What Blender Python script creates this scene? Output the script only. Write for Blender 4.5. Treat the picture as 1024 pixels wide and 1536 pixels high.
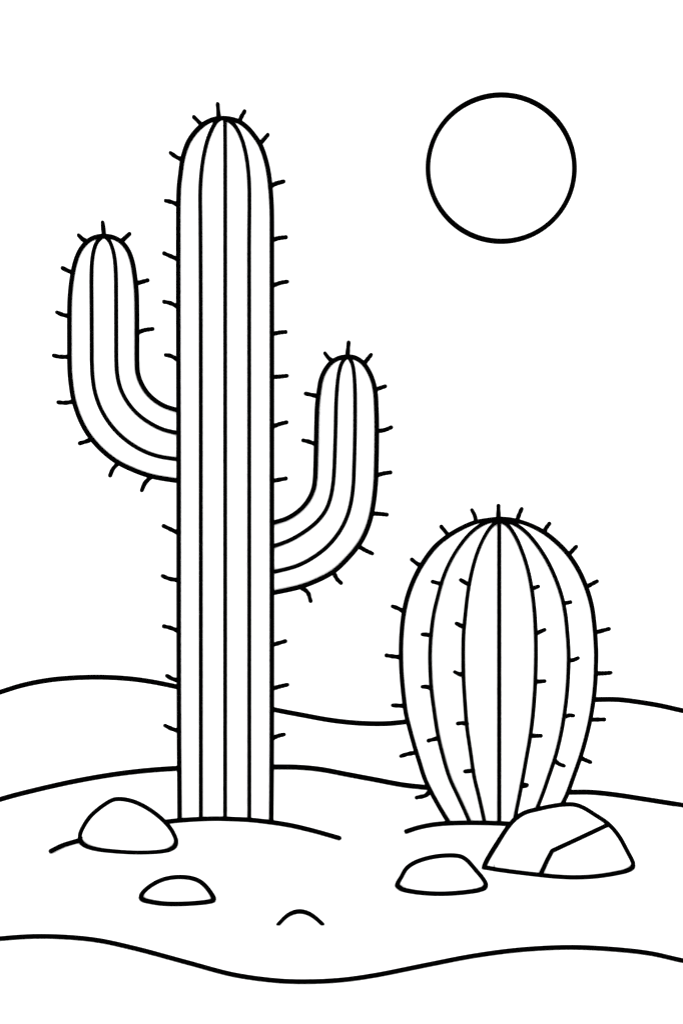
import bpy, math, bisect
from mathutils import Vector as V

# ------------------------------------------------------------------ scene, camera, light
S = bpy.context.scene
for o in list(bpy.data.objects):
    bpy.data.objects.remove(o)
COL = S.collection

F = 1536.0          # focal length in units of the 1024 wide picture
EYE = 0.83          # camera height above the sand
HOR = 1085.0        # row of the horizon
cam_d = bpy.data.cameras.new('camera')
cam = bpy.data.objects.new('camera', cam_d)
COL.objects.link(cam)
cam.location = (0, 0, EYE)
cam.rotation_euler = (math.radians(90), 0, 0)
cam_d.sensor_fit = 'HORIZONTAL'
cam_d.sensor_width = 36
cam_d.lens = 36 * F / 1024
cam_d.shift_y = (HOR - 768) / 1024
cam_d.clip_end = 3000
S.camera = cam

# an even white, shadowless sky, as in a drawing on white paper
w = bpy.data.worlds.new('World')
S.world = w
w.use_nodes = True
bg = w.node_tree.nodes['Background']
bg.inputs['Color'].default_value = (1, 1, 1, 1)
bg.inputs['Strength'].default_value = 1.0
sun_d = bpy.data.lights.new('soft_daylight', 'SUN')
sun_d.energy = 1.0
sun_d.angle = math.radians(60)
sun_l = bpy.data.objects.new('soft_daylight', sun_d)
COL.objects.link(sun_l)
sun_l.rotation_euler = (math.radians(62), 0, math.radians(8))

S.view_settings.view_transform = 'Standard'
S.view_settings.look = 'None'
S.view_settings.gamma = 1
S.view_settings.exposure = 0.72
try:
    S.cycles.diffuse_bounces = 8
    S.cycles.max_bounces = 12
except Exception:
    pass


# ------------------------------------------------------------------ materials
def white(name, scale, amount=0.012):
    m = bpy.data.materials.new(name)
    m.use_nodes = True
    nt = m.node_tree
    b = nt.nodes['Principled BSDF']
    b.inputs['Roughness'].default_value = 1
    b.inputs['Specular IOR Level'].default_value = 0
    tc = nt.nodes.new('ShaderNodeTexCoord')
    no = nt.nodes.new('ShaderNodeTexNoise')
    no.inputs['Scale'].default_value = scale
    nt.links.new(tc.outputs['Object'], no.inputs['Vector'])
    cr = nt.nodes.new('ShaderNodeValToRGB')
    v = 0.97
    cr.color_ramp.elements[0].color = (v - amount,) * 3 + (1,)
    cr.color_ramp.elements[1].color = (v, v, v, 1)
    nt.links.new(no.outputs['Fac'], cr.inputs['Fac'])
    nt.links.new(cr.outputs['Color'], b.inputs['Base Color'])
    return m


SAND = white('white_sand', 3)
FLESH = white('white_cactus_skin', 12)
STONE = white('white_stone', 8)
INK = bpy.data.materials.new('black_ink')
INK.use_nodes = True
_b = INK.node_tree.nodes['Principled BSDF']
_n = INK.node_tree.nodes.new('ShaderNodeTexNoise')
_n.inputs['Scale'].default_value = 40
_r = INK.node_tree.nodes.new('ShaderNodeValToRGB')
_r.color_ramp.elements[0].color = (0.0, 0.0, 0.0, 1)
_r.color_ramp.elements[1].color = (0.0008, 0.0008, 0.0008, 1)
INK.node_tree.links.new(_n.outputs['Fac'], _r.inputs['Fac'])
INK.node_tree.links.new(_r.outputs['Color'], _b.inputs['Base Color'])
_b.inputs['Roughness'].default_value = 1
_b.inputs['Specular IOR Level'].default_value = 0
GLOW = bpy.data.materials.new('white_sun_glow')
GLOW.use_nodes = True
_g = GLOW.node_tree.nodes['Principled BSDF']
_g.inputs['Base Color'].default_value = (0.5, 0.5, 0.5, 1)
_g.inputs['Emission Color'].default_value = (1, 1, 1, 1)
_g.inputs['Emission Strength'].default_value = 0.75
_g.inputs['Specular IOR Level'].default_value = 0

# ------------------------------------------------------------------ helpers
ORIG = {}
INKW = 0.8         # extra line weight, picture units


def meta(o, label=None, cat=None, group=None, kind=None):
    for k, v in (('label', label), ('category', cat), ('group', group), ('kind', kind)):
        if v:
            o[k] = v
    return o


def empty(name, loc):
    o = bpy.data.objects.new(name, None)
    COL.objects.link(o)
    o.location = loc
    o.empty_display_size = 0.2
    ORIG[o.name] = V(loc)
    return o


def obj(name, verts, faces, mat, parent=None, origin=None, smooth=True):
    verts = [V(v) for v in verts]
    if origin is None:
        origin = ORIG[parent.name] if parent else V((0, 0, 0))
    origin = V(origin)
    me = bpy.data.meshes.new(name)
    me.from_pydata([v - origin for v in verts], [], faces)
    me.materials.append(mat)
    if smooth:
        me.polygons.foreach_set('use_smooth', [True] * len(me.polygons))
    me.update()
    o = bpy.data.objects.new(name, me)
    COL.objects.link(o)
    ORIG[o.name] = origin
    if parent:
        o.parent = parent
        o.location = origin - ORIG[parent.name]
    else:
        o.location = origin
    return o


def at(px, py, Y):
    return V(((px - 512) * Y / F, Y, EYE - (py - HOR) * Y / F))


def crop(ox, oy, k, pts):
    return [(ox + x * k, oy + y * k) for x, y in pts]


def spline(pts, step=3.0):
    """centripetal Catmull-Rom through the points, resampled about every `step`"""
    P = [tuple(map(float, p)) for p in pts]
    Q = [P[0]]
    for p in P[1:]:
        if math.dist(p, Q[-1]) > 1e-6:
            Q.append(p)
    P = Q
    n = len(P[0])
    a = tuple(2 * P[0][i] - P[1][i] for i in range(n))
    b = tuple(2 * P[-1][i] - P[-2][i] for i in range(n))
    P = [a] + P + [b]
    out = []
    for i in range(1, len(P) - 2):
        p0, p1, p2, p3 = P[i - 1:i + 3]
        t0 = 0
        t1 = t0 + math.dist(p0, p1) ** .5
        t2 = t1 + math.dist(p1, p2) ** .5
        t3 = t2 + math.dist(p2, p3) ** .5
        m = max(2, int(math.dist(p1, p2) / step))
        for j in range(m):
            t = t1 + (t2 - t1) * j / m
            L = lambda u, v, ta, tb: tuple(((tb - t) * x + (t - ta) * y) / (tb - ta) for x, y in zip(u, v))
            A1, A2, A3 = L(p0, p1, t0, t1), L(p1, p2, t1, t2), L(p2, p3, t2, t3)
            B1, B2 = L(A1, A2, t0, t2), L(A2, A3, t1, t3)
            out.append(L(B1, B2, t1, t2))
    out.append(P[-2])
    return out


def tube(path, radii, seg=12, closed=False):
    """round tube along 3-D points, with rounded ends; returns verts, faces"""
    P = [V(p) for p in path]
    if hasattr(radii, '__len__'):
        radii = [q + INKW * p.y / F for q, p in zip(radii, P)]
    else:
        radii = [radii + INKW * p.y / F for p in P]
    if not hasattr(radii, '__len__'):
        radii = [radii] * len(P)
    radii = list(radii)
    if not closed:                              # rounded tips
        d0 = (P[0] - P[1]).normalized()
        d1 = (P[-1] - P[-2]).normalized()
        r0, r1 = radii[0], radii[-1]
        pre, post, rp, rq = [], [], [], []
        for a in (0.2, 35, 65):
            c, s = math.cos(math.radians(a)), math.sin(math.radians(a))
            pre.append(P[0] + d0 * r0 * c)
            rp.append(max(r0 * s, r0 * .02))
            post.insert(0, P[-1] + d1 * r1 * c)
            rq.insert(0, max(r1 * s, r1 * .02))
        P = pre + P + post
        radii = rp + radii + rq
    n = len(P)
    T = []
    for i in range(n):
        if closed:
            t = P[(i + 1) % n] - P[i - 1]
        else:
            t = P[min(i + 1, n - 1)] - P[max(i - 1, 0)]
        T.append(t.normalized())
    u = T[0].cross(V((0, 1, 0.013)))
    if u.length < 1e-3:
        u = T[0].cross(V((1, 0, 0)))
    u.normalize()
    verts, faces = [], []
    for i in range(n):
        u = (u - T[i] * u.dot(T[i])).normalized()
        v = T[i].cross(u)
        for k in range(seg):
            a = 2 * math.pi * k / seg
            verts.append(P[i] + (u * math.cos(a) + v * math.sin(a)) * radii[i])
    last = n if closed else n - 1
    for i in range(last):
        j = (i + 1) % n
        for k in range(seg):
            l = (k + 1) % seg
            faces.append((i * seg + k, i * seg + l, j * seg + l, j * seg + k))
    if not closed:
        faces.append(tuple(range(seg - 1, -1, -1)))
        faces.append(tuple((n - 1) * seg + k for k in range(seg)))
    return verts, faces


def join(*parts):
    vs, fs = [], []
    for v, f in parts:
        o = len(vs)
        vs += v
        fs += [tuple(i + o for i in q) for q in f]
    return vs, fs


def loft(rings, cap_end=True):
    n = len(rings[0])
    vs = [p for r in rings for p in r]
    fs = []
    for i in range(len(rings) - 1):
        for k in range(n):
            l = (k + 1) % n
            fs.append((i * n + k, (i + 1) * n + k, (i + 1) * n + l, i * n + l))
    fs.append(tuple(range(n)))
    if cap_end:
        fs.append(tuple((len(rings) - 1) * n + k for k in range(n - 1, -1, -1)))
    return vs, fs


def interp(xs, ys, x):
    if x <= xs[0]:
        return ys[0]
    if x >= xs[-1]:
        return ys[-1]
    i = bisect.bisect_right(xs, x)
    t = (x - xs[i - 1]) / (xs[i] - xs[i - 1])
    return ys[i - 1] * (1 - t) + ys[i] * t


# ------------------------------------------------------------------ sand: ground sheet and dunes
g = 1500.0
obj('ground', [(-g, -60, 0), (g, -60, 0), (g, g * 1.2, 0), (-g, g * 1.2, 0)], [(0, 1, 2, 3)], SAND, smooth=False)['kind'] = 'structure'


def dune(name, px_pts, depth, front, back, r_px, line_ext=(0, 0), taper=None, floor=-0.03):
    """a swell of sand; depth(x) is the distance of its crest, front/back how far its slopes run"""
    pts = spline(px_pts, 5)
    crest, radii = [], []
    for x, y in pts:
        Y = depth(x, y)
        crest.append(at(x, y, Y))
        radii.append(r_px * Y / F)
    prof = []
    for i in range(15):                         # front foot -> crest -> back foot
        u = -1 + i / 7
        prof.append((u * (front if u < 0 else back), 0.5 + 0.5 * math.cos(math.pi * abs(u))))
    rings = []
    n = len(crest)
    for i, (c, r) in enumerate(zip(crest, radii)):
        top = c.z - r * 1.15
        e = 1.0
        if taper:
            e = min(1, (i + .5) / (taper * n), (n - .5 - i) / (taper * n))
            e = max(0.05, e)
        rings.append([V((c.x * (1 + d * e / c.y), c.y + d * e, floor + (top - floor) * g2)) for d, g2 in prof])
    m = len(prof)
    vs = [p for r in rings for p in r]
    fs = []
    for i in range(len(rings) - 1):
        for k in range(m - 1):
            a = i * m + k
            fs.append((a, a + m, a + m + 1, a + 1))
    o = obj(name, vs, fs, SAND, origin=(crest[n // 2].x, crest[n // 2].y, 0))
    o['kind'] = 'structure'
    obj('crest_line', *tube(crest, radii), INK, o)
    return o


far_line = [(-330, 1150), (-180, 1105), (-90, 1070)] + crop(0, 980, .27344, [
    (0, 215), (130, 175), (270, 148), (400, 136), (540, 132), (680, 138), (800, 152), (970, 185)]) + \
    crop(400, 1000, .27344, [(40, 237), (200, 268), (350, 295), (500, 311), (650, 314), (770, 303)]) + \
    [(700, 1070), (800, 1054)] + \
    crop(840, 1000, .17969, [(290, 277), (480, 277), (650, 297), (830, 327), (1024, 370)]) + \
    [(1110, 1082), (1200, 1095), (1350, 1110)]
dune('far_dune', far_line, lambda x, y: 30.0, 9, 9, 3.4)

mid_line = [(-260, 1290), (-120, 1240)] + crop(0, 980, .27344, [
    (0, 803), (200, 750), (450, 695), (700, 655), (970, 632)]) + \
    crop(400, 1000, .27344, [(40, 551), (180, 553), (300, 565), (430, 590), (600, 622), (750, 650), (870, 663)]) + \
    [(700, 1188), (780, 1189)] + \
    crop(840, 1000, .17969, [(70, 1050), (250, 1050), (450, 1070), (700, 1108), (1024, 1160)]) + \
    [(1120, 1226), (1260, 1240)]
dune('middle_dune', mid_line, lambda x, y: min(10.2, (EYE - .02) * F / (y - HOR)), 0.9, 2.5, 3.4)

near_line = [(-300, 1455), (-140, 1426)] + crop(0, 1300, .5, [
    (0, 217), (130, 210), (280, 220), (400, 245), (560, 288), (700, 325), (830, 343), (920, 346), (1024, 341)]) + \
    crop(512, 1300, .5, [(100, 327), (250, 297), (400, 268), (540, 250), (690, 243), (830, 250), (930, 262), (1024, 283)]) + \
    [(1140, 1462), (1300, 1480)]
dune('near_dune', near_line, lambda x, y: 3.1, 1.6, 0.9, 3.1)

c_line = crop(60, 1160, .21484, [(76, 545), (150, 508), (262, 473)]) + [(160, 1248), (205, 1240)] + \
    crop(60, 1160, .21484, [(885, 340), (980, 330)]) + \
    crop(200, 1180, .3125, [(320, 157), (400, 155), (480, 157), (560, 161), (660, 172), (760, 188), (860, 212), (988, 248)])


def lift(x, c, half, z):
    u = min(1, abs(x - c) / half)
    return z * (0.5 + 0.5 * math.cos(math.pi * u ** 3))


dune('cactus_mound', c_line, lambda x, y: (EYE - lift(x, 325, 200, .06) - .018) * F / (y - HOR), 0.7, 0.32, 3.05, taper=.12)

b_line = crop(570, 1130, .21484, [(182, 547), (260, 522), (350, 503), (450, 492), (600, 487), (730, 488), (830, 491), (920, 496), (1010, 505)])
dune('barrel_mound', b_line, lambda x, y: (EYE - lift(x, 735, 135, .05) - .018) * F / (y - HOR), 0.5, 0.25, 3.05, taper=.12)

s_line = crop(200, 1180, .3125, [(696, 664), (740, 620), (772, 604), (800, 600), (830, 606), (860, 622), (906, 662)])
dune('sand_bump', s_line, lambda x, y: 4.2, 0.25, 0.25, 2.95, taper=.15)


# ------------------------------------------------------------------ cacti
class Body:
    """lofted cactus limb; L, R outline curves and interior rib curves given in picture units at distance Y0"""

    def __init__(s, Y0, squash=1.0):
        s.Y0, s.sq = Y0, squash


def upright(Y0, left, right, ribs, down):
    """column/barrel body with horizontal sections; returns sections, outline paths, rib paths, depth fn"""
    L, R = spline(left, 2), spline(right, 2)

    def mono(c):
        ys, xs = [], []
        for x, y in c:
            if not ys or y > ys[-1] + 1e-4:
                ys.append(y)
                xs.append(x)
        return ys, xs
    mL, mR = mono(L), mono(R)
    RB = [spline(r, 2) for r in ribs]
    mB = [mono(r) for r in RB]

    def cw(y):
        a, b = interp(*mL, y), interp(*mR, y)
        return (a + b) / 2, max(0.01, (b - a) / 2)

    def depth(x, y):
        c, w_ = cw(y)
        f = max(-1, min(1, (x - c) / w_))
        return Y0 - w_ * Y0 / F * math.sqrt(1 - f * f)
    top = max(mL[0][0], mR[0][0]) + 2.4         # the skin stays inside the black outline
    ys, y = [top + .05], top + .05
    while y < down:
        y += 1.0 if y < top + 40 else 6.0
        ys.append(min(y, down))
    rings = []
    for y in ys:
        c, w0 = cw(y)
        w_ = max(.02, min(w0, cw(y - 2.4)[1]) - 2.2)
        xs = [c - w_] + [max(c - w_, min(c + w_, interp(*m, y))) for m in mB] + [c + w_]
        fr = [at(x, y, Y0 - w_ * Y0 / F * math.sqrt(max(0, 1 - ((x - c) / w_) ** 2))) for x in xs]
        ring = []
        C = at(c, y, Y0)
        for i in range(len(fr) - 1):
            ring.append(fr[i])
            m = (fr[i] + fr[i + 1]) / 2
            ring.append(m + (m - C) * .02)
        ring.append(fr[-1])
        bk = [V((2 * p.x * 0 + p.x, 2 * Y0 - p.y, p.z)) for p in reversed(ring[1:-1])]
        rings.append(ring + bk)
    return rings, L, R, RB, depth


def bent(Y0, L2, R2, ribs2, N=(60, 60)):
    """arm: every curve is a pair (upright half, bend half), sampled in step"""
    def samp(pair):
        out = []
        for j, (pts, n) in enumerate(zip(pair, N)):
            c = spline(pts, 2)
            d = [0]
            for a, b in zip(c, c[1:]):
                d.append(d[-1] + math.dist(a, b))
            for i in range(0 if j == 0 else 1, n + 1):
                t = i / n
                if j == 0:
                    t = t ** 1.8
                t *= d[-1]
                out.append((interp(d, [p[0] for p in c], t), interp(d, [p[1] for p in c], t)))
        return out
    L, R = samp(L2), samp(R2)
    B = [samp(b) for b in ribs2]
    rings, lines = [], [[] for _ in B]
    for k in range(len(L)):
        l, r = V(L[k]), V(R[k])
        c = (l + r) / 2
        w_ = max(.01, (r - l).length / 2)
        d = (r - l).normalized() if w_ > .02 else V((1, 0))
        drop = 2.4 * max(0, 1 - w_ / 40)
        k_in = max(.02, (w_ - 2.2) / w_)         # the skin stays inside the black outline
        ins = lambda q: (c.x + (q[0] - c.x) * k_in, c.y + (q[1] - c.y) * k_in + drop)
        fr = [at(*ins(l), Y0)]
        for j, b in enumerate(B):
            q = V(b[k])
            f = max(-.98, min(.98, (q - c).dot(d) / w_))
            Y = Y0 - w_ * Y0 / F * math.sqrt(1 - f * f)
            p = at(q.x, q.y, Y)
            lines[j].append(p)
            qi = ins(q)
            fr.append(at(qi[0], qi[1], Y0 - (Y0 - Y) * k_in))
        fr.append(at(*ins(r), Y0))
        C = at(*c, Y0)
        ring = []
        for i in range(len(fr) - 1):
            ring.append(fr[i])
            m = (fr[i] + fr[i + 1]) / 2
            ring.append(m + (m - C) * .02)
        ring.append(fr[-1])
        rings.append(ring + [V((p.x, 2 * Y0 - p.y, p.z)) for p in reversed(ring[1:-1])])
    return rings, [at(*p, Y0) for p in L], [at(*p, Y0) for p in R], lines


def spine(parent, pts, Ya, Yb, r0=3.0, r1=2.6):
    c = spline(pts, 1.5) if len(pts) > 2 else [(pts[0][0] + (pts[1][0] - pts[0][0]) * i / 6, pts[0][1] + (pts[1][1] - pts[0][1]) * i / 6) for i in range(7)]
    n = len(c) - 1
    P, R_ = [], []
    for i, (x, y) in enumerate(c):
        t = i / n
        Y = Ya + (Yb - Ya) * t
        P.append(at(x, y, Y))
        R_.append((r0 + (r1 - r0) * t + .25 * math.sin(t * 7 + x)) * Y / F)
    obj('spine', *tube(P, R_, 8), INK, parent, origin=P[0])


K = 220 / 1024
A = lambda p: crop(230, 140, K, p)
# ---- saguaro -------------------------------------------------------------
Yt = 8.7
Yarm = 9.0
base_s = V(((337.5 - 512) * Yt / F, Yt, 0))
sag = meta(empty('saguaro_cactus', base_s), 'tall ribbed saguaro cactus with two raised arms and small black spines', 'cactus')

tl = A([(490, 174), (430, 180), (385, 196), (345, 220), (290, 272), (245, 338), (220, 400), (202, 470), (190, 560), (180, 650), (176, 760), (175, 900), (175, 1024)]) + \
    [(267.6, 480), (268.2, 700), (268.3, 950), (268.8, 1120), (269.4, 1190), (269.6, 1233), (269.6, 1262)]
tr = A([(490, 174), (540, 180), (600, 199), (655, 238), (705, 295), (748, 362), (780, 450), (803, 550), (816, 660), (824, 780), (826, 900), (826, 1024)]) + \
    [(407.5, 480), (407.5, 700), (407.5, 950), (407.3, 1120), (406.9, 1190), (406.5, 1233), (406.5, 1262)]
rl = A([(462, 176), (440, 192), (410, 243), (380, 316), (357, 402), (340, 500), (330, 600), (326, 700), (327, 850), (328, 1024)]) + \
    [(300.8, 480), (300.9, 900), (301, 1233), (301, 1262)]
rc = [(337.3, 178), (337.6, 220), (337.6, 500), (337.6, 900), (337.5, 1233), (337.5, 1262)]
rr = A([(515, 178), (560, 212), (592, 258), (622, 328), (645, 415), (660, 510), (669, 620), (671, 760), (670, 900), (669, 1024)]) + \
    [(373.8, 480), (373.9, 900), (374, 1233), (374, 1262)]
rings, L, R, RB, dep = upright(Yt, tl, tr, [rl, rc, rr], 1262)
trunk = obj('trunk', *loft(rings), FLESH, sag)
UO = 3.3
obj('outline', *join(tube([at(x, y, Yt) for x, y in L], UO * Yt / F), tube([at(x, y, Yt) for x, y in R], UO * Yt / F)), INK, trunk)
for b in RB:
    obj('rib_line', *tube([at(x, y, dep(x, y)) for x, y in b], 2.3 * Yt / F), INK, trunk)
B4 = lambda p: crop(230, 360, K, p)
B7 = lambda p: crop(230, 580, K, p)
B8 = lambda p: crop(230, 780, K, p)
B9 = lambda p: crop(230, 980, K, p)
for q in (A([(200, 460), (165, 445), (120, 414)]), A([(175, 778), (130, 758), (86, 748)]), A([(335, 215), (284, 164)]), A([(456, 165), (449, 74)]),
          A([(602, 190), (615, 160), (636, 124)]), A([(745, 348), (798, 288)]), A([(822, 645), (850, 630), (910, 613)]), A([(836, 1022), (870, 1010), (924, 1003)]),
          B4([(168, 132), (76, 92)]), B4([(168, 463), (120, 440), (76, 430)]), B4([(168, 833), (120, 808), (86, 802)]),
          B4([(832, 318), (885, 298), (935, 289)]), B4([(832, 655), (880, 645), (922, 641)]), B4([(832, 956), (890, 952), (933, 947)]),
          B7([(832, 280), (875, 262), (930, 248)]), B7([(832, 658), (924, 641)]),
          B8([(168, 88), (72, 42)]), B8([(168, 420), (110, 410), (64, 391)]), B8([(168, 773), (120, 754), (74, 743)]), B8([(832, 873), (920, 847)]),
          B9([(170, 190), (130, 178), (95, 158)]), B9([(170, 542), (120, 525), (82, 506)]), B9([(832, 248), (870, 236), (936, 220)]), B9([(832, 595), (870, 578), (912, 568)])):
    spine(trunk, q, Yt, Yt)

Bc = lambda p: crop(70, 320, K, p)
Cc = lambda p: crop(70, 540, K, p)
aL = (Bc([(398, 158), (340, 168), (290, 194), (245, 243), (215, 300), (193, 370), (175, 470), (163, 590), (160, 700), (160, 1024)]),
      Cc([(160, 0), (163, 90), (172, 180), (188, 275), (220, 378), (262, 470), (320, 557), (395, 637), (490, 710), (600, 765), (730, 811), (910, 842), (990, 850)]))
aR = (Bc([(398, 158), (460, 167), (520, 198), (568, 258), (597, 335), (614, 430), (625, 530), (629, 640), (630, 1024)]),
      Cc([(630, 0), (635, 85), (655, 152), (700, 228), (760, 285), (825, 323), (910, 350), (990, 368)]))
a1 = (Bc([(392, 160), (350, 202), (328, 262), (316, 340), (312, 440), (312, 560), (313, 700), (314, 1024)]),
      Cc([(314, 0), (320, 120), (338, 230), (380, 345), (445, 450), (530, 540), (640, 617), (760, 667), (910, 693), (990, 703)]))
a2 = (Bc([(408, 160), (440, 196), (460, 245), (475, 315), (483, 420), (485, 600), (486, 1024)]),
      Cc([(486, 0), (493, 100), (515, 195), (560, 285), (630, 370), (715, 435), (810, 483), (910, 508), (990, 522)]))
Dc = lambda p: crop(400, 500, K, p)
Ec = lambda p: crop(400, 700, K, p)
bL = (Dc([(560, 163), (508, 172), (455, 200), (410, 253), (380, 320), (365, 400), (353, 500), (348, 620), (345, 780), (341, 931)]),
      Ec([(341, 0), (338, 80), (325, 160), (290, 235), (235, 300), (150, 358), (50, 391), (-40, 410)]))
bR = (Dc([(560, 163), (610, 169), (665, 201), (710, 262), (740, 333), (757, 410), (764, 520), (767, 650), (766, 820), (764, 931)]),
      Ec([(764, 0), (760, 110), (745, 250), (720, 375), (683, 475), (637, 553), (560, 645), (465, 733), (355, 793), (230, 840), (50, 880), (-40, 897)]))
b1 = (Dc([(552, 168), (522, 210), (502, 280), (490, 380), (483, 500), (480, 650), (475, 820), (471, 931)]),
      Ec([(471, 0), (463, 110), (443, 220), (410, 305), (350, 383), (260, 455), (160, 513), (50, 554), (-40, 580)]))
b2 = (Dc([(572, 168), (597, 212), (611, 300), (616, 400), (617, 600), (614, 800), (610, 931)]),
      Ec([(610, 0), (605, 120), (590, 240), (560, 350), (510, 450), (430, 550), (330, 630), (210, 693), (50, 735), (-40, 752)]))
for (cv, x0, y0, sp, lab) in (
        ((aL, aR, a1, a2), 268, 668, (
            Bc([(272, 190), (250, 178), (224, 152)]), Bc([(400, 150), (391, 62)]), Bc([(525, 190), (578, 142)]), Bc([(172, 408), (150, 400), (112, 381)]),
            Bc([(152, 716), (110, 706), (72, 690)]), Bc([(152, 1001), (90, 1000), (50, 992)]), Bc([(630, 487), (704, 466)]), Bc([(636, 832), (680, 815), (740, 806)]),
            Cc([(185, 290), (130, 298), (82, 295)]), Cc([(308, 556), (270, 570), (232, 581)]), Cc([(498, 720), (462, 762), (443, 806)]),
            Cc([(730, 815), (688, 857), (664, 910)])), 'longer left arm curving up'),
        ((bL, bR, b1, b2), 408, 838, (
            Dc([(457, 192), (430, 170), (406, 138)]), Dc([(563, 150), (571, 64)]), Dc([(683, 205), (728, 148)]), Dc([(350, 437), (272, 420)]),
            Dc([(336, 772), (290, 755), (254, 747)]), Dc([(758, 392), (826, 369)]), Dc([(776, 682), (820, 675), (868, 656)]), Dc([(772, 990), (815, 978), (862, 971)]),
            Ec([(740, 327), (790, 330), (838, 335)]), Ec([(640, 555), (680, 580), (736, 607)]), Ec([(468, 742), (490, 785), (518, 813)]),
            Ec([(245, 848), (285, 878), (306, 938)])), 'shorter right arm curving up')):
    rings, l3, r3, lines = bent(Yarm, cv[0], cv[1], cv[2:])
    arm = obj('arm', *loft(rings), FLESH, sag, origin=at(x0, y0, Yarm))
    arm['label'] = lab
    rad = 3.3 * Yarm / F
    obj('outline', *join(tube(l3, rad), tube(r3, rad)), INK, arm)
    for ln in lines:
        obj('rib_line', *tube(ln, 2.4 * Yarm / F), INK, arm)
    for q in sp:
        spine(arm, q, Yarm, Yarm)

# ---- barrel cactus -------------------------------------------------------
Yb = 8.55
Fc = lambda p: crop(570, 750, K, p)
Gc = lambda p: crop(730, 750, K, p)
Hc = lambda p: crop(570, 950, K, p)
Ic = lambda p: crop(730, 950, K, p)
Jc = lambda p: crop(570, 1130, K, p)
Kc = lambda p: crop(740, 1130, K, p)
bar = meta(empty('barrel_cactus', ((748.5 - 512) * Yb / F, Yb, 0)), 'stout armless barrel cactus with curved ribs, standing behind the big cracked rock', 'cactus')
left = Fc([(830, 132), (740, 143), (655, 160), (560, 201), (470, 255), (380, 330), (298, 440), (237, 552), (190, 680), (166, 790), (153, 900)]) + \
    Hc([(147, 80), (147, 190), (152, 300), (165, 440), (181, 560), (208, 670), (241, 790), (275, 900), (310, 1010)]) + \
    Jc([(345, 248), (410, 368), (478, 480), (520, 540), (545, 590)])
right = Gc([(86, 132), (160, 138), (240, 156), (330, 190), (415, 238), (500, 308), (573, 388), (640, 492), (693, 612), (730, 740), (748, 870)]) + \
    Ic([(757, 60), (760, 130), (759, 220), (755, 330), (744, 450), (722, 590), (690, 730), (650, 868), (600, 1010)]) + \
    Kc([(510, 290), (470, 370), (430, 450), (400, 540), (390, 590)])
rb = [Fc([(818, 134), (720, 165), (640, 220), (560, 312), (490, 425), (440, 540), (400, 680), (372, 800), (355, 931)]) +
      Hc([(347, 120), (347, 220), (355, 380), (375, 540), (400, 700), (435, 850), (483, 1010)]) + Jc([(540, 298), (585, 395), (622, 480), (650, 560)]),
      Fc([(825, 140), (770, 190), (715, 280), (670, 390), (635, 520), (610, 660), (592, 820), (582, 931)]) +
      Hc([(579, 120), (581, 300), (591, 480), (605, 655), (630, 830), (657, 1010)]) + Jc([(690, 310), (727, 480), (740, 560)]),
      [(748.5, 780), (748.5, 800), (748.5, 1000), (748.5, 1235), (748.5, 1255)],
      Gc([(92, 138), (150, 180), (202, 258), (252, 375), (290, 500), (315, 630), (333, 780), (341, 931)]) +
      Ic([(343, 120), (341, 260), (334, 420), (319, 600), (300, 740), (277, 870), (252, 1010)]) + Kc([(175, 330), (150, 455), (135, 560)]),
      Gc([(100, 134), (190, 165), (270, 220), (350, 312), (420, 420), (475, 535), (520, 660), (548, 790), (563, 931)]) +
      Ic([(571, 120), (570, 260), (560, 420), (543, 560), (515, 720), (480, 860), (430, 1010)]) + Kc([(350, 270), (305, 385), (270, 470), (240, 560)])]
rings, L, R, RB, dep = upright(Yb, left, right, rb, 1252)
obj('body', *loft(rings), FLESH, bar)
obj('outline', *join(tube([at(x, y, Yb) for x, y in L], 3.25 * Yb / F), tube([at(x, y, Yb) for x, y in R], 3.25 * Yb / F)), INK, bar)
for i, b in enumerate(RB):
    obj('rib_line', *tube([at(x, y, dep(x, y) - .006) for x, y in b], (2.3 if i == 2 else 2.1) * Yb / F), INK, bar)
for q in (Fc([(668, 152), (660, 110), (640, 70)]), Fc([(825, 125), (825, 40)]), Fc([(955, 145), (968, 105), (987, 62)]), Fc([(472, 242), (426, 186)]),
          Fc([(287, 462), (255, 443), (221, 416)]), Fc([(168, 782), (130, 760), (86, 743)]),
          Gc([(400, 224), (410, 200), (435, 166)]), Gc([(570, 382), (623, 326)]), Gc([(695, 607), (768, 568)]), Gc([(755, 927), (850, 901)]),
          Hc([(140, 168), (90, 162), (44, 155)]), Hc([(165, 508), (87, 504)]), Hc([(238, 836), (190, 845), (144, 859)]),
          Ic([(765, 281), (820, 280), (864, 276)]), Ic([(730, 604), (818, 603)]), Ic([(658, 874), (722, 901)]),
          Jc([(345, 268), (318, 295), (254, 311)])):
    spine(bar, q, Yb, Yb)
for q in (Fc([(422, 587), (400, 580), (366, 571)]), Fc([(617, 590), (562, 559)]), Fc([(353, 950), (330, 942), (294, 939)]), Fc([(582, 887), (532, 863)]),
          Gc([(315, 620), (358, 604)]), Gc([(540, 722), (582, 714)]), Gc([(345, 932), (402, 907)]),
          Hc([(353, 388), (330, 376), (294, 374)]), Hc([(578, 290), (550, 285), (520, 271)]), Hc([(400, 735), (370, 742), (337, 751)]),
          Hc([(603, 633), (570, 628), (542, 631)]), Hc([(648, 960), (592, 966)]),
          Ic([(575, 190), (600, 188), (635, 174)]), Ic([(343, 339), (402, 335)]), Ic([(548, 582), (575, 574), (603, 576)]), Ic([(315, 717), (376, 717)]),
          Ic([(478, 892), (500, 912), (538, 927)]), Kc([(200, 228), (230, 224)])):
    x, y = q[0]
    d = dep(x, y)
    big = q[0][1] > 1170
    spine(bar, q, d - .004, d - .03, 3.6 if big else 2.9, 3.4 if big else 2.5)

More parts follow.
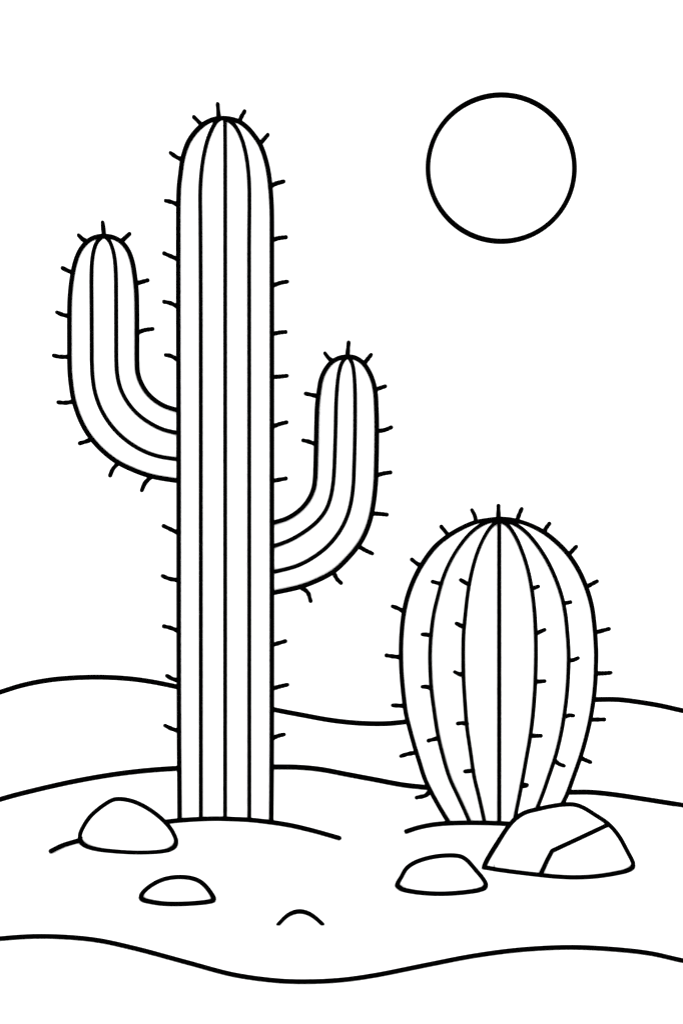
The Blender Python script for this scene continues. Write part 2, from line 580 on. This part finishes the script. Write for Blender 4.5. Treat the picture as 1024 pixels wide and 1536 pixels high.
# ------------------------------------------------------------------ rocks
def rock(label, top, bottom, crack=None, r_px=3.15):
    """top: crest from left corner to right corner; bottom: front contact line from right corner back to left"""
    T = spline(top, 2.5)
    loop = spline(top + bottom + [top[0]], 2.5)
    nT = len(T)
    xl, xr = T[0][0], T[-1][0]
    r = r_px * 6 / F
    gy = lambda py: (EYE - r * .8) * F / (py - HOR)          # distance of a point lying on the sand
    YL, YR = gy(T[0][1]), gy(T[-1][1])
    Yc = lambda x: YL + (YR - YL) * max(0, min(1, (x - xl) / (xr - xl)))
    path = []
    Bt = [T[-1]] + loop[nT:] + [T[0]]
    for x, y in T:
        path.append(at(x, y, Yc(x)))
    for x, y in Bt[1:-1]:
        path.append(at(x, y, gy(y)))
    clean = [path[0]]
    for p in path[1:]:
        if (p - clean[-1]).length > .004:
            clean.append(p)
    if (clean[-1] - clean[0]).length < .004:
        clean.pop()
    # body: columns from front foot over the top to the back foot
    bx = sorted(Bt)
    bxs, bys = [p[0] for p in bx], [p[1] for p in bx]
    txs, tys = [], []
    for x, y in T:
        if not txs or x > txs[-1]:
            txs.append(x)
            tys.append(y)
    # the stone stays inside its black outline: crest moved inwards by 2.8 picture units
    off = []
    for i, (x, y) in enumerate(T):
        a, b = T[max(0, i - 2)], T[min(nT - 1, i + 2)]
        dx, dy = b[0] - a[0], b[1] - a[1]
        q = math.hypot(dx, dy)
        off.append((x - dy / q * 2.8, y + dx / q * 2.8))
    txs, tys = [], []
    for x, y in off:
        if not txs or x > txs[-1]:
            txs.append(x)
            tys.append(y)
    N, M = 56, 12
    vs, fs = [], []

    def surf(x, a):
        """a = 0 front foot, 90 top"""
        Y1, Y0 = Yc(x), gy(interp(bxs, bys, x) - 3)
        if Y0 > Y1:
            Y0 = Y1
        zt = max(.005, at(x, interp(txs, tys, x), Y1).z)
        c, s = math.cos(a), math.sin(a)
        Y = Y1 - (Y1 - Y0) * c
        return V(((x - 512) * Y / F, Y, -.01 + (zt + .01) * s ** .8 if a > 0 else -.01)), Y1
    for i in range(N + 1):
        u = .5 - .5 * math.cos(math.pi * (.015 + .97 * i / N))
        x = txs[0] + (txs[-1] - txs[0]) * u
        col = [surf(x, math.pi / 2 * k / M) for k in range(M + 1)]
        front = [c[0] for c in col]
        Y1 = col[0][1]
        X1 = front[-1].x
        zt = front[-1].z
        back = [V((X1 * (2 * Y1 - p.y) / Y1, 2 * Y1 - p.y, min(p.z, zt - .15 * (Y1 - p.y)))) for p in reversed(front[:-1])]
        vs += front + back
    m = 2 * M + 1
    for i in range(N):
        for k in range(m - 1):
            a = i * m + k
            fs.append((a, a + m, a + m + 1, a + 1))
        fs.append((i * m, i * m + m - 1, (i + 1) * m + m - 1, (i + 1) * m))
    fs.append(tuple(range(m)))
    fs.append(tuple(N * m + k for k in range(m - 1, -1, -1)))
    cx = (xl + xr) / 2
    o = obj('rock', vs, fs, STONE, origin=((cx - 512) * Yc(cx) / F, Yc(cx), 0))
    meta(o, label, 'rock', 'rocks lying on the sand')
    rr_ = [r_px * p.y / F for p in clean]
    obj('outline', *tube(clean, rr_, closed=True), INK, o)
    if crack:
        P = []
        for x, y in [(a[0] + (b[0] - a[0]) * t / 10, a[1] + (b[1] - a[1]) * t / 10) for a, b in zip(crack, crack[1:]) for t in range(10)] + [crack[-1]]:
            best = min((surf(x, math.pi / 2 * k / 300)[0] for k in range(301)), key=lambda p: abs(HOR + (EYE - p.z) * F / p.y - y))
            P.append(at(x, y, best.y - .006))
        obj('crack', *tube(P, [2.75 * p.y / F for p in P]), INK, o)
    return o


Lc = lambda p: crop(60, 1160, K, p)
Mc = lambda p: crop(200, 1180, .3125, p)
rock('largest rock, with a bent crack across it, in front of the barrel cactus',
     Jc([(722, 803), (738, 762), (765, 713), (820, 625), (890, 520)]) + Kc([(150, 463), (220, 417), (310, 393), (400, 373), (490, 361), (560, 361), (620, 380), (700, 428), (800, 497), (870, 578), (930, 685), (970, 765), (973, 785)]),
     Kc([(965, 802), (930, 822), (850, 842), (700, 864), (560, 870), (430, 864), (310, 852), (150, 833), (20, 815), (-50, 803)]),
     Kc([(800, 500), (600, 594), (408, 683), (372, 752), (328, 848)]))
rock('tall rounded uncracked rock at the left foot of the tall saguaro cactus',
     Lc([(280, 455), (283, 425), (305, 375), (350, 308), (425, 240), (510, 188), (545, 183), (600, 187), (680, 211), (780, 267), (870, 342), (920, 405), (947, 465), (949, 480)]),
     Lc([(940, 510), (900, 538), (840, 551), (700, 558), (550, 552), (400, 535), (325, 512), (290, 485)]))
rock('low uncracked rock with a sloping right side, just left of the cracked rock',
     Jc([(118, 925), (125, 905), (148, 868), (180, 812), (220, 778), (290, 747), (400, 722), (520, 717), (570, 727), (610, 755), (660, 812), (715, 878), (736, 915), (737, 925)]),
     Jc([(725, 943), (690, 957), (620, 970), (520, 980), (420, 984), (320, 980), (220, 968), (150, 950)]))
rock('smallest rock, a low half dome lying alone on open sand',
     Mc([(36, 535), (40, 520), (65, 492), (120, 457), (170, 441), (228, 436), (280, 442), (320, 458), (352, 487), (384, 533), (386, 542)]),
     Mc([(378, 550), (350, 556), (290, 562), (225, 565), (150, 564), (90, 556), (50, 546)]))

# ------------------------------------------------------------------ sun
Ys = 90.0
sc = at(751.4, 251.8, Ys)
sr = 109.8 * Ys / F
sun = meta(empty('sun', sc), 'big round white sun with a thick black outline, alone in the empty sky', 'sun')
vs, fs = [], []
NU, NV = 64, 24
for j in range(1, NV):
    ph = math.pi * j / NV
    for i in range(NU):
        a = 2 * math.pi * i / NU
        vs.append(sc + V((math.sin(ph) * math.cos(a), math.cos(ph) * .12, math.sin(ph) * math.sin(a))) * sr * .96)
for j in range(NV - 2):
    for i in range(NU):
        k = (i + 1) % NU
        fs.append((j * NU + i, j * NU + k, (j + 1) * NU + k, (j + 1) * NU + i))
fs.append(tuple(range(NU)))
fs.append(tuple((NV - 2) * NU + k for k in range(NU)))
obj('disc', vs, fs, GLOW, sun)
obj('outline', *tube([sc + V((math.cos(2 * math.pi * i / 160), 0, math.sin(2 * math.pi * i / 160))) * sr for i in range(160)], 3.15 * Ys / F, closed=True), INK, sun)
